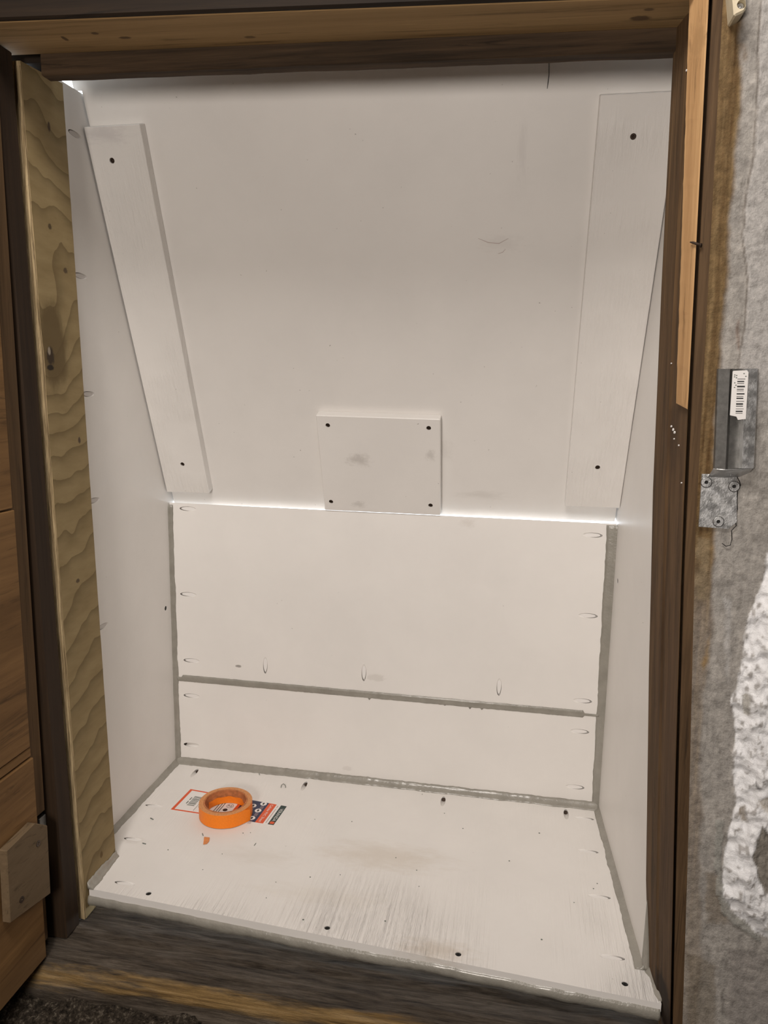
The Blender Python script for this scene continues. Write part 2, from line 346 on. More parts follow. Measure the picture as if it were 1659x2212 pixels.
# earth floor: rough strip by the sill, coarse beyond
ys = [-.101 - .004 * i for i in range(40)] + [-.30, -.5, -1, -1.8, RY - .05]
xs = [RX0, -.7, -.35] + [-.15 + .006 * i for i in range(130)] + [.8, 1.0, 1.5, RX1]
rows = []
for y in ys:
    r = []
    for x in xs:
        fine = 1. if (-.2 < x < .65 and y > -.28) else 0.
        h = -.094 + fine * (.010 * fbm((x * 22, y * 22, 3), 5) + .004 * fbm((x * 110, y * 110, 1), 3)) - .022 * max(0, min(1, (-.10 - y) / .1))
        r.append((x, y, h))
    rows.append(r)
st('floor', grid('floor', rows), M_dirt, 'dark crumbly earth floor in front of the weathered sill', 'floor')
st('ceiling', boxm('ceiling', RX0, RX1, RY, -.1, ZT, ZT + .05), M_joist)
st('wall_room_left', boxm('wall', RX0 - .05, RX0, RY - .05, .05, -.5, ZT + .05), M_room)
st('wall_room_right', boxm('wall', RX1, RX1 + .05, RY - .05, .05, -.5, ZT + .05), M_room)
st('wall_room_rear', boxm('wall', RX0, RX1, RY - .05, RY, -.5, ZT + .05), M_room)
st('wall_left', boxm('wall', RX0, -.022, -.10, .0, -.5, 1.256), M_block, 'dim masonry wall behind the open wooden door', 'wall')
st('wall_top', boxm('wall', RX0, RX1, -.06, .014, 1.255, ZT + .05), M_block)
st('wall_foundation', boxm('wall', RX0, RX1, -.09, .05, -.5, -.125), M_block)

# ------------------------------------------------------------------ plaster wall right of the opening
def wx(z, y=-.095):          # its left edge: where the brown casing ends
    pts = [(1.4, .863), (1.165, .865), (.761, .878), (.633, .882), (.236, .905), (-.1, .922), (-.6, .95)]
    for (z0, x0), (z1, x1) in zip(pts, pts[1:]):
        if z <= z0 and z >= z1: return x0 + (x1 - x0) * (z0 - z) / (z0 - z1)
    return pts[0][1] if z > pts[0][0] else pts[-1][1]
YW = -.096
def poly_px(l): return np.array([[on_y(u, v, YW).x, on_y(u, v, YW).z] for u, v in l])
def inside(P, poly):
    x, y = P[:, 0], P[:, 1]; c = np.zeros(len(P), bool); n = len(poly)
    for i in range(n):
        x0, y0 = poly[i]; x1, y1 = poly[(i + 1) % n]
        m = ((y0 > y) != (y1 > y)); t = (y - y0) / (y1 - y0 + 1e-12); c ^= m & (x < x0 + t * (x1 - x0))
    return c
def line_x(l, z):
    p = poly_px(l); o = np.argsort(p[:, 1]); return np.interp(z, p[o, 1], p[o, 0])
def edge_d(P, poly):          # distance to the outline
    d = np.full(len(P), 9.)
    for i in range(len(poly)):
        a = poly[i]; b = poly[(i + 1) % len(poly)]; ab = b - a; t = np.clip(((P - a) @ ab) / (ab @ ab + 1e-12), 0, 1)
        d = np.minimum(d, np.hypot(*(P - a - t[:, None] * ab).T))
    return d
zs = list(np.arange(-.22, 1.30, .0026)) + [1.34, 1.45, 1.7, ZT]
zs = [-.5, -.35] + zs
us = list(np.arange(0, .14, .0016)) + [.16, .2, .3, .5, .9, 1.45]
V = np.array([[wx(z) + u * ((RX1 - wx(z)) / 1.45 if u > 1.4 else 1), YW, z] for z in zs for u in us])
nx, nz = len(us), len(zs)
P = V[:, [0, 2]].copy()
f1 = np.array([fbm((x * 60, 0, z * 60), 5) for x, z in P]); f2 = np.array([fbm((x * 22, 5, z * 22), 4) for x, z in P]); f3 = np.array([fbm((x * 190, 9, z * 90), 4) for x, z in P])
Pn = P + np.stack([f1, np.roll(f1, 777)], 1) * .0030 + np.stack([f3, np.roll(f3, 555)], 1) * .0012
stain = line_x([(1600, -200), (1598, 30), (1600, 130), (1592, 300), (1580, 450), (1573, 600), (1560, 700), (1548, 800), (1542, 1000), (1540, 1200), (1538, 1350), (1525, 1450), (1512, 1600), (1512, 1800), (1515, 2000), (1505, 2300)], P[:, 1]) + f2 * .004
grey = np.array([.33, .31, .285]); C = np.tile(grey, (len(P), 1)) * (1 + .16 * f2[:, None])
sm = lambda a, b, t: np.clip((t - a) / (b - a), 0, 1) ** 2 * (3 - 2 * np.clip((t - a) / (b - a), 0, 1))
def blend(C, m, c): return C * (1 - m[:, None]) + np.array(c) * m[:, None]
H = .0012 * f2 + .0011 * f1
C = C * (1 + .2 * np.array([fbm((x * 170, 8, z * 26), 5) for x, z in P])[:, None])
# right-hand skim coat stands proud beyond the crack
crack = [(1642, -150), (1640, 30), (1634, 200), (1628, 330), (1610, 430), (1603, 500), (1612, 600), (1610, 680), (1596, 770), (1590, 860)]
cx = line_x(crack, P[:, 1]) + f1 * .0015; up = sm(.75, .80, P[:, 1])
H += .0028 * sm(-.001, .0015, P[:, 0] - cx) * up
C = blend(C, .75 * sm(0, .002, P[:, 0] - cx) * up, [.42, .405, .39]); C = blend(C, .7 * np.exp(-((P[:, 0] - cx) / .0009) ** 2) * up, [.10, .085, .07])
# stain drawn out of the wood into the plaster, with vertical streaks
streak = np.array([fbm((x * 260, 2, z * 5), 4) for x, z in P]); sc = np.clip(.5 + .75 * streak, 0, 1)
brown = np.outer(1 - sc, [.085, .047, .018]) + np.outer(sc, [.215, .145, .070])
mst = sm(.004, -.003, P[:, 0] - stain) * (1 - .5 * sm(.62, .50, P[:, 1])) * (1 - .3 * sm(.30, .12, P[:, 1])); C = C * (1 - mst[:, None]) + brown * mst[:, None]
for pl, c, s in (([(1592, 690), (1604, 680), (1604, 745), (1592, 770), (1586, 740)], [.15, .085, .055], .75), ([(1588, 90), (1612, 85), (1622, 130), (1600, 140)], [.17, .11, .06], .6), ([(1500, 1150), (1540, 1160), (1534, 1300), (1500, 1300)], [.27, .21, .13], .6),
                 ([(1525, 1260), (1530, 1260), (1515, 1400), (1508, 1400)], [.10, .06, .03], .7), ([(1512, 1420), (1540, 1330), (1535, 1430), (1515, 1470)], [.26, .165, .065], .8), ([(1560, 1285), (1588, 1290), (1578, 1480), (1562, 1480)], [.42, .41, .40], .7),
                 ([(1545, 1730), (1552, 1730), (1548, 1900), (1542, 1910)], [.16, .115, .06], .7), ([(1520, 1880), (1555, 1880), (1580, 2000), (1520, 2000)], [.17, .13, .085], .55), ([(1480, 2050), (1550, 2080), (1552, 2260), (1480, 2260)], [.17, .135, .09], .5),
                 ([(1556, 2130), (1568, 2130), (1566, 2200), (1554, 2190)], [.03, .022, .015], .85), ([(1612, 2090), (1618, 2095), (1624, 2130), (1618, 2125)], [.03, .025, .02], .8), ([(1570, 2040), (1700, 2080), (1700, 2300), (1560, 2300)], [.235, .215, .20], .6)):
    q = poly_px(pl); C = blend(C, inside(Pn, q) * s * sm(0, .006, edge_d(Pn, q) * (1 + .6 * f1)), c)
# bulging limewashed stone
wp = poly_px([(1720, 1120), (1659, 1195), (1640, 1270), (1622, 1310), (1606, 1370), (1600, 1440), (1588, 1490), (1576, 1510), (1584, 1560), (1583, 1690), (1590, 1722), (1575, 1780), (1562, 1850), (1556, 1905), (1560, 1945), (1600, 1985), (1640, 2020), (1720, 2060), (2200, 2060), (2200, 1120)])
wi = inside(Pn, wp); wd = edge_d(Pn, wp); mw = wi * sm(0, .0022, wd)
white = np.array([.80, .80, .81]) * (1 + .10 * f1[:, None]); pit = sm(.30, .55, f3 + .35 * f1)
C = C * (1 - mw[:, None]) + white * mw[:, None]; C = blend(C, mw * pit * .75, [.30, .28, .26])
H += wi * (.014 * sm(0, .03, wd) + .0022 * f3 + .0025 * f1 - .0015 * pit)
for pl, c, s in (([(1640, 1765), (1659, 1800), (1720, 1900), (1720, 1960), (1650, 1915), (1630, 1890), (1618, 1840)], [.20, .18, .15], .95), ([(1599, 1500), (1621, 1490), (1618, 1545), (1600, 1548)], [.33, .31, .27], .8), ([(1595, 1740), (1610, 1738), (1612, 1772), (1596, 1772)], [.24, .20, .15], .8),
                 ([(1624, 1670), (1640, 1690), (1636, 1704), (1626, 1690)], [.06, .055, .05], .85), ([(1630, 1715), (1670, 1700), (1670, 1760), (1640, 1740)], [.42, .37, .29], .6)):
    q = poly_px(pl); mm = inside(Pn, q) * s * sm(0, .0025, edge_d(Pn, q)); C = blend(C, mm, c); H -= mm * .003
# grey plaster lip under the stone
lip = poly_px([(1545, 1770), (1562, 1770), (1556, 1900), (1575, 1960), (1640, 2020), (1640, 2035), (1560, 1975), (1543, 1900)]); ml = inside(Pn, lip); C = blend(C, ml * .7, [.30, .30, .275]); H += ml * .002
near = (P[:, 0] - np.array([wx(z) for z in P[:, 1]])); H *= sm(0, .004, near)
V[:, 1] -= H
rows = [[tuple(V[i * nx + j]) for j in range(nx)] for i in range(nz)]
me = grid('wall_right', rows)
ca = me.color_attributes.new('paint', 'FLOAT_COLOR', 'POINT'); ca.data.foreach_set('color', np.concatenate([np.clip(C, .01, .95), np.ones((len(C), 1))], 1).astype(np.float32).ravel())
st('wall_right', me, M_wall, 'rough stained plaster wall with a bulging white-limed stone', 'wall')
st('wall_right_core', boxm('wall', .95, RX1, -.08, .05, -.5, 1.30), M_block)

# ------------------------------------------------------------------ door frame
def zline(pts, y0, y1, z, dx=0.): ...
JB = [(-.06, .899), (-.042, .895), (.134, .878), (.43, .861), (.665, .849), (.91, .841), (1.167, .835), (1.25, .832)]   # inner back edge (y=0)
JF = [(-.06, .9105), (.0, .903), (.33, .884), (.63, .869), (.77, .864), (1.18, .852), (1.25, .850)]                      # inner front edge (y=-.09)
def ip(T, z): return float(np.interp(z, [a for a, b in T], [b for a, b in T]))
rows = []
for z in [-.06, -.03, 0, .05, .134, .25, .33, .43, .55, .665, .77, .91, 1.03, 1.167, 1.25]:
    wob = .0008 * mnoise.noise(Vector((z * 9, 1, 2)))
    rows.append([(ip(JB, z) + wob, 0, z), (ip(JB, z) * .55 + ip(JF, z) * .45 - .001, -.04, z), (ip(JB, z) * .5 + ip(JF, z) * .5 + .0006, -.044, z), (ip(JF, z), -.090, z), (ip(JF, z) + .0008, -.0895, z), (ip(JF, z) + .001, -.03, z), (ip(JF, z) + .05, -.02, z), (ip(JF, z) + .05, 0, z)])
st('trim_1', grid('jamb', rows, True, False), M_old, 'old brown timber jamb on the right of the opening', 'door jamb')
rows = []
for z in [-.06, 0, .2, .4, .6, .8, 1.0, 1.2, 1.25]:
    a = ip(JF, z) + .0035; b = wx(z) + .003
    rows.append([(a, -.094, z), (b, -.094, z), (b + .004, -.089, z), (a, -.089, z)])
st('trim_2', bevelled(grid('casing', rows, True, False), .0008), M_casing, 'narrow brown casing strip between the dark gap and the plaster', 'casing')
tp = lambda z, d=0.: .045 + d - .021 * z
st('trim_3', hexa('jamb', [(tp(0, -.055), -.060, -.046), (tp(-.04, -.0035), -.060, -.046), (tp(-.04, -.0035), -.0245, -.046), (tp(0, -.055), -.0245, -.046),
                          (tp(1.2, -.055), -.057, 1.205), (tp(1.2, -.0025), -.057, 1.205), (tp(1.2, -.0025), -.0245, 1.205), (tp(1.2, -.055), -.0245, 1.205)], .002), M_jambl, 'dark brown timber jamb between the open door and the plywood', 'door jamb')
zl = lambda x: 1.2082 - .0214 * x
st('trim_4', hexa('lintel', [(-.10, -.100, zl(-.1)), (.846, -.0775, zl(.846)), (.846, -.0072, zl(.846)), (-.10, -.0072, zl(-.1)), (-.10, -.100, zl(-.1) + .04), (.846, -.0775, zl(.846) + .04), (.846, -.0072, zl(.846) + .04), (-.10, -.0072, zl(-.1) + .04)], .0015), M_lintel, 'pale pine board across the top of the opening', 'lintel')
fy = lambda x: -.1055 + .0238 * (x + .1)
st('trim_5', hexa('fascia', [(-.3, fy(-.3), zl(-.3) + .001), (1.0, fy(1.0), zl(1.) + .001), (1.0, fy(1.) + .02, zl(1.) + .001), (-.3, fy(-.3) + .02, zl(-.3) + .001), (-.3, fy(-.3), 1.45), (1.0, fy(1.0), 1.45), (1.0, fy(1.) + .02, 1.45), (-.3, fy(-.3) + .02, 1.45)], .002), M_fascia, 'dark brown board above the pale lintel', 'fascia')
rows = []
for i in range(41):
    x = .046 + (.842 - .046) * i / 40; zz = 1.1825 - .0195 * x + .0010 * mnoise.noise(Vector((x * 14, 3, 1))) + .0006 * mnoise.noise(Vector((x * 60, 3, 1)))
    rows.append([(x, -.008, zl(x) + .001), (x, -.008, zz + .0015), (x, -.006, zz), (x, .012, zz), (x, .014, zl(x) + .001)])
st('trim_6', grid('head_stop', rows, True, False), M_stop, 'rough dark stop strip under the pale lintel', 'trim')
st('sky_blocker', boxm('blocker_box', -.0215, .075, .0145, .058, 1.207, 1.2545, .001), M_fascia)  # dark block added to stop skylight over the plywood; stands in for shade
# sill
rows = []
for i in range(181):
    x = -.06 + 1.0 * i / 180; r = []
    for s in range(45):
        t = s / 44
        if t < .55: q = t / .55; y = .055 - .150 * q; z = -.047 - .004 * q ** 3
        else: q = (t - .55) / .45; a = q * math.pi * .5; y = -.095 - .019 * math.sin(a * 1.0); z = -.051 - .075 * (q ** 1.5)
        k = .0026 * fbm((x * 12, y * 130, z * 130), 5) + .0034 * fbm((x * 3, y * 28, z * 28), 3)
        nv = Vector((0, -.2 - t, 1 - t)).normalized(); r.append((x, y + nv.y * k, z + nv.z * k))
    r += [(x, -.09, -.16), (x, .055, -.16)]
    rows.append(r)
sill = st('trim_7', grid('sill', rows, True), M_sill, 'grey weathered timber sill below the white floor sheet, nosing worn to yellow', 'sill')

# lath strip nailed to the jamb
lat = [(1.205, .8345, .0185), (1.15, .8365, .0178), (.95, .8455, .0150), (.80, .8520, .0125), (.775, .8532, .0120)]
rows = []
zz = list(np.linspace(1.205, .7755, 60))
for i, z in enumerate(zz):
    l0 = on_y(*[1495 + (1467 - 1495) * (1.19 - z) / .42, 0], -.075).x if False else float(np.interp(-z, [-a[0] for a in lat], [a[1] for a in lat])); e = .0007 * mnoise.noise(Vector((z * 70, 1, 1)))
    r0 = ip(JF, z) - .0012; yb = -.070
    rows.append([(l0 + .0032 + e, yb, z), (l0 + .0018 + e, yb - .0012, z), (r0 - .001, -.0945, z), (r0 + .0006, -.0945, z), (r0 + .0008, -.0900, z)])
# broken lower end
for k in range(5): rows[-1][k] = (rows[-1][k][0], rows[-1][k][1], rows[-1][k][2] - (.0, .001, .006, .007, .004)[k])
lath = tag(link('lath_strip', grid('lath', rows, True, False), M_lath, None, (.855, -.085, .775)), 'pale orange wooden lath nailed down the right jamb, broken off at its end', 'lath')
nl = empty('nail', on_y(1508, 527, -.096), 'rusty bent nail sticking through the pale lath on the right', 'nail')
link('shank', tube('shank', [on_y(1491, 523, -.0905), on_y(1497, 524, -.096), on_y(1510, 528, -.098), on_y(1515, 530, -.096)], [.0006, .0013, .0014, .0014], 7), M_nail, nl)
link('nail_head', disc('head', on_y(1515, 530, -.097), (.8, -.5, -.2), .0022, .0012, 10), M_nail, nl)

jr = bpy.data.objects['trim_1']
for u, v, r in ((1452, 921, .0012), (1456, 928, .0016), (1459, 934, .0016), (1458, 948, .0008), (1468, 962, .0009), (1474, 1043, .0008), (1485, 152, .0011), (1452, 785, .0007)):
    z = on_y(u, v, -.06).z
    for _ in range(3):
        a, b = Vector((ip(JB, z), 0, z)), Vector((ip(JF, z), -.09, z)); n = Vector((b.y - a.y, a.x - b.x, 0)).normalized(); p = hit(u, v, n, n.dot(a)); z = p.z
    n = n if n.x < 0 else -n
    link('paint_fleck', disc('fleck', p + n * .0016, n, r, .0012, 7), M_paper, jr)
# ------------------------------------------------------------------ plywood liner
pw = empty('plywood_liner', (.045, .03, -.04), 'yellowish plywood strip with a large knot lining the left of the opening', 'plywood')
N_ = 60; rows = []
for i in range(N_ + 1):
    z = -.045 + (1.199 + .045) * i / N_; z2 = z * 1.0 + (.006 * i / N_); nk = .0012 * mnoise.noise(Vector((z * 11, 4, 4)))
    if abs(z - .82) < .05: nk += .003 * (1 - abs(z - .82) / .05)
    e = -.0005 + .0004 * mnoise.noise(Vector((z * 60, 1, 0)))
    rows.append([(tp(z), -.013 + nk, z), (tp(z), .0805 + .0006 * mnoise.noise(Vector((z * 40, 7, 0))), z2), (tp(z) - .018, .0805, z2), (tp(z) - .018, -.0145, z)])
me = grid('sheet', rows, True, False); me.materials.append(M_ply); me.materials.append(M_edge)
o = link('face_sheet', me, None, pw)
for p in me.polygons:
    if p.normal.y < -.7: p.material_index = 1
# front edge: the plies stand out one by one
for k in range(4):
    rows = []
    for i in range(31):
        z = -.045 + 1.238 * i / 30; x = tp(z) - .0005 - .0045 * k; d = .0016 * mnoise.noise(Vector((z * 14, k * 5.3, 0))) + .0006 * mnoise.noise(Vector((z * 60, k * 5.3, 0)))
        y = -.0152 + d; rows.append([(x, y, z), (x - .0038, y + .0003, z), (x - .0038, -.011, z), (x, -.011, z)])
    link('ply', grid('ply', rows, True, False), M_edge, pw)

# ------------------------------------------------------------------ white sheet box
def panel_thing(name, me, mat, label, cat, base): return tag(link(name, me, mat, None, base), label, cat)
# bottom sheet
poly = [(.047, -.003), (.60, -.040), (.898, -.0600), (.896, -.002), (xr(-.002), -.002), (W - .001, D), (.001, D), (.001, .0835), (.0465, .0815)]
fl_me = prism('sheet', [(x, y, -.0125) for x, y in poly], (0, 0, .0125))
cut = []; plugs = []
def fz(u, v): return on_z(u, v, 0)
for u, v, d in ((333, 1741, (-1, 0, 0)), (288, 1813, (-1, 0, 0)), (270, 1908, (-1, 0, 0)), (1262, 1768, (1, 0, 0)), (1270, 1839, (1, 0, 0)), (1294, 1937, (1, 0, 0)), (1322, 2068, (1, 0, 0))):
    c = fz(u, v); cut.append(pocket_cutter(c, d, (0, 0, 1), .019)); plugs.append((c, d))
opens = [fz(u, v) for u, v in ((420, 1670), (657, 1698), (957, 1731), (1223, 1759))]
for c in opens: cut.append(pocket_cutter(c, (0, 1, 0), (0, 0, 1), .019))
scr = [fz(u, v) for u, v in ((321, 1930), (707, 2004), (990, 2061), (1350, 2125))]
for c in scr: cut.append(hole_cutter(c, (0, 0, 1), .0044, .006))
fl_me = boolean_cut(fl_me, cut)
flo = empty('bottom_sheet', (.45, .2, -.0125), 'white plastic sheet forming the bottom of the niche under the tape roll', 'panel')
link('sheet', fl_me, M_floor, flo)
for c, d in plugs: pocket_plug(c, d, (0, 0, 1), M_plug, flo)
for c in scr: screw(c - Vector((0, 0, .0012)), (0, 0, 1), .0042, M_black, flo)
for c in opens: link('screw', disc('screw', c + Vector((0, .0145, -.0052)), (0, -1, .27), .0036, .002, 12), M_screw, flo)
# back boards
def back_board(name, z0, z1, zr, label, marks, bevel_top=False):
    xl, xrr = .0012, W - .0015
    F = [Vector((xl, D, z0)), Vector((xrr, D, z0)), Vector((xrr, D, zr)), Vector((xl, D, z1))]
    B = [p + Vector((0, .018, 0)) for p in F]
    if bevel_top: B[2].z -= .0072; B[3].z -= .0072
    me = hexa('board', [F[0], F[1], B[1], B[0], F[3], F[2], B[2], B[3]])
    e = empty(name, (.42, D, z0), label, 'panel')
    me = boolean_cut(me, [pocket_cutter(on_y(u, v, D), d, (0, -1, 0)) for u, v, d, q in marks])
    link('board', me, M_back, e)
    for u, v, d, q in marks:
        c = on_y(u, v, D)
        if q: pocket_plug(c, d, (0, -1, 0), M_plug, e)
        else: link('screw', disc('screw', c + Vector(d) * .0145 + Vector((0, .005, 0)), -Vector(d) + Vector((0, -.27, 0)), .0036, .002, 12), M_screw, e)
    return e
Lf, Rt, Dn = (-1, 0, 0), (1, 0, 0), (0, 0, -1)
back_board('back_board', HM + .0008, H1, H1 - .001, 'large white upper board of the back wall, below the hatch', [(406, 1099, Lf, 1), (407, 1284, Lf, 1), (414, 1427, Lf, 1), (1280, 1156, Rt, 1), (1270, 1330, Rt, 1), (1258, 1514, Rt, 1), (573, 1437, Dn, 1), (786, 1453, Dn, 1), (1078, 1484, Dn, 1)], True)
back_board('back_board', .001, HM - .0008, HM - .0008, 'low white lower board of the back wall, just above the bottom sheet', [(414, 1503, Lf, 1), (414, 1609, Lf, 0), (1252, 1580, Rt, 1), (1242, 1700, Rt, 1)])
# side sheets
sp = [(.0605, -.0125), (D + .018, -.0125), (D + .036, .545), (.205, 1.222), (.0605, 1.219)]
me = prism('sheet', [(-.018, y, z) for y, z in sp], (.018, 0, 0)); hl = on_x(358, 1314, 0); cut = [hole_cutter(hl, (1, 0, 0), .0046, .012)]
lp = [on_x(u, v, 0) for u, v in ((162, 290), (174, 596), (191, 851), (203, 1081), (222, 1353))]
cut += [pocket_cutter(c, (0, -1, 0), (1, 0, 0)) for c in lp]
sl = empty('side_sheet', (0, .24, -.0125), 'white plastic side sheet on the left of the niche beside the plywood', 'panel')
link('sheet', boolean_cut(me, cut), M_side, sl); link('screw', disc('screw', hl - Vector((.0005, 0, 0)), (1, 0, 0), .0045, .003, 14), M_black, sl)
for c in lp: pocket_plug(c, (0, -1, 0), (1, 0, 0), M_plug2, sl)
sp = [(-.002, -.0125), (D + .018, -.0125), (D + .036, .545), (.205, 1.222), (.0, 1.30)]
me = prism('sheet', [(xr(y), y, z) for y, z in sp], (.018, 0, 0)); hr = on_right(1334, 1255)
sr = empty('side_sheet', (W, .2, -.0125), 'white plastic side sheet on the right of the niche beside the brown jamb', 'panel')
link('sheet', boolean_cut(me, [hole_cutter(hr, (-1, -SPL, 0), .0046, .012)]), M_side, sr); link('screw', disc('screw', hr + Vector((.0005, 0, 0)), (-1, -SPL, 0), .0045, .003, 14), M_black, sr)
# cap that closes the niche on the outside (slit left open over the left sheet)
st('ceiling_niche', boxm('cap', .10, .93, .0145, .155, 1.300, 1.315), M_side)

# ------------------------------------------------------------------ sloping hatch with battens and cover plate
ht = empty('hatch', (.43, .41, .555), 'sloping white hatch sheet closing the upper half of the niche', 'hatch')
def hpt(x, s, off): return Vector((x, 0, 0)) + Vector((0, HS.y, HS.z)) + T_ * s + HN * off
sb = lambda x: (.5474 + .0038 * x - HS.z) / T_.z
TOPS = (1.36 - HS.z) / T_.z
def xrh(s): return xr(HS.y + T_.y * s) - .002
SN = (1.2235 - HS.z) / T_.z
link('sheet', prism('sheet', [hpt(.0022, sb(0), 0), hpt(xrh(sb(.86)), sb(.86), 0), hpt(xrh(TOPS), TOPS, 0), hpt(-.011, TOPS, 0), hpt(-.011, SN, 0), hpt(.0022, SN, 0)], -HN * .018, .0006), M_hatch, ht)
def batten(px, screws, mat, name, th=.0188, bev=.001):
    pts = [on_batten(*p) if not isinstance(p, Vector) else p for p in px]
    me = prism(name, pts, -HN * th, bev)
    sc = [on_batten(*q) for q in screws]
    me = boolean_cut(me, [hole_cutter(q, HN, .0042, .004) for q in sc])
    b = link(name, me, mat, ht)
    for q in sc: screw(q - HN * .0022, HN, .0040, M_screw, b)
    return b
a0 = on_batten(177, 275); a1 = on_batten(358, 1063)
b1 = batten([Vector((.0025, a1.y, a1.z)), on_batten(452, 1066), on_batten(301, 268), Vector((.0025, a0.y, a0.z))], [(242, 347), (394, 1003)], M_batten, 'batten')
tag(b1, 'white batten along the left edge of the hatch')
q0 = on_batten(1297, 205); q1 = on_batten(1220, 1094); q2 = on_batten(1340, 1098)
b2 = batten([q1, q2 - Vector((.001, 0, 0)), Vector((xr(q0.y) - .0015, q0.y, q0.z)), q0], [(1368, 295), (1291, 1010)], M_batten, 'batten')
tag(b2, 'wider white batten along the right edge of the hatch')
zp = H1 - .0004; yp = HP.y - (zp - HP.z) * .367 / .930
b3 = batten([Vector((on_batten(702, 1105).x, yp, zp)), Vector((on_batten(951, 1112).x, yp, zp)), (951, 906), (682, 897)], [(708, 919), (926, 925), (715, 1084), (930, 1092)], M_plate, 'cover_plate', .0188, .0012)
# pencil line near the top of the hatch
link('pencil_line', tube('line', [on_hatch(1186, 128) + HN * .0002, on_hatch(1186, 160) + HN * .0003, on_hatch(1184, 178) + HN * .0003, on_hatch(1182, 192) + HN * .0002], [.0004, .0005, .0006, .0003], 5), M_ink, ht)
for pts in ([(1033, 515), (1055, 524), (1078, 526), (1098, 515)], [(1076, 548), (1086, 545), (1092, 538)]):
    link('scuff_mark', tube('scuff', [on_hatch(*p) + HN * .0001 for p in pts], [.0002] + [.0004] * (len(pts) - 2) + [.0002], 4), M_pink, ht)

# ------------------------------------------------------------------ caulk
def bead(name, p0, p1, da, db, wa, wb, label, n=90, amp=.22, seed=0, bulge=-.18, lift=.0006, ends=.006):
    """fillet from p0 to p1 in the corner between directions da and db (widths wa, wb)"""
    p0, p1, da, db = Vector(p0), Vector(p1), Vector(da).normalized(), Vector(db).normalized(); L = (p1 - p0).length; rows = []
    na = (db - da * db.dot(da)).normalized(); nb = (da - db * da.dot(db)).normalized()
    for i in range(n + 1):
        t = i / n; s = t * L; p = p0.lerp(p1, t)
        j = lambda k, f: mnoise.noise(Vector((s * f, k * 7.1 + seed, seed * 1.7)))
        va = wa[0] + (wa[1] - wa[0]) * t; vb = wb[0] + (wb[1] - wb[0]) * t
        va *= 1 + amp * (.7 * j(1, 28) + .5 * j(2, 130)); vb *= 1 + amp * (.7 * j(3, 28) + .5 * j(4, 130))
        a = p + da * va; b = p + db * vb; m = (a + b) / 2 + (p - (a + b) / 2) * (-bulge) + (da + db) * (.0004 * j(5, 60))
        q1 = (a * .62 + m * .5 - b * .12); q2 = (b * .62 + m * .5 - a * .12)
        rows.append([a - na * .0005, a + na * lift * .6, (a + m) / 2 + na * lift * .5, m, (b + m) / 2 + nb * lift * .5, b + nb * lift * .6, b - nb * .0005, p - (da + db) * .0006])
    return tag(link(name, grid(name, rows, True), M_caulk, None, p0), label, 'caulk')
X_, Y_, Z_ = Vector((1, 0, 0)), Vector((0, 1, 0)), Vector((0, 0, 1))
bead('caulk_bead', (0, D, 0), (0, D, H1 - .004), X_, -Y_, (.0095, .0080), (.007, .006), 'grey caulk up the left corner of the back wall', seed=1)
bead('caulk_bead', (W, D, 0), (W, D, H1 - .004), -X_, -Y_, (.0125, .0185), (.005, .004), 'wide grey caulk up the right corner of the back wall', seed=2, amp=.12)
bead('caulk_bead', (0, D, 0), (W, D, 0), Z_, -Y_, (.0105, .0105), (.0135, .0145), 'grey caulk along the foot of the back wall', seed=3, n=220, amp=.2)
bead('caulk_bead', (0, .082, 0), (0, D, 0), Z_, X_, (.006, .008), (.010, .010), 'grey caulk along the bottom of the left side sheet', seed=4)
bead('caulk_bead', (xr(-.005), -.005, 0), (W, D, 0), Z_, -X_, (.006, .006), (.0105, .010), 'grey caulk along the bottom of the right side sheet', seed=5)
bead('caulk_bead', (.0455, -.004, 0), (.0455, .082, 0), Z_, X_, (.012, .010), (.010, .006), 'short grey caulk at the foot of the plywood', seed=6, amp=.4)
bead('caulk_bead', (.8975, -.003, 0), (.9035, -.056, 0), Z_, -X_, (.014, .010), (.013, .009), 'short grey caulk smear at the foot of the right jamb', seed=8, amp=.4, n=40)
# flat seam between the two back boards
rows = []
for i in range(261):
    x = .006 + (.850 - .006) * i / 260; j = lambda k, f: mnoise.noise(Vector((x * f, k * 3.7, 9)))
    thin = .45 if x < .018 or x > .822 else 1; up_ = (.0070 + .0007 * j(1, 60) + .0004 * j(2, 300)) * (thin * .6 if thin < 1 else 1); dn = (.0074 + .0008 * j(3, 60) + .0005 * j(4, 300)) * (thin if x > .5 else 1)
    drip = sum(.005 * max(0, 1 - abs(x - q) / .0016) for q in (.412, .560, .61, .632, .79))
    z = HM; rows.append([(x, D + .003, z + up_), (x, D - .0009, z + up_ - .0005), (x, D - .0018, z + up_ * .4), (x, D - .0016, z - dn * .4), (x, D - .0014, z - dn * .8), (x, D - .0009, z - dn - drip + .0004), (x, D + .003, z - dn - drip)])
tag(link('caulk_bead', grid('seam', rows, True), M_caulk, None, (.43, D, HM)), 'smeared grey caulk seam between the two back boards', 'caulk')
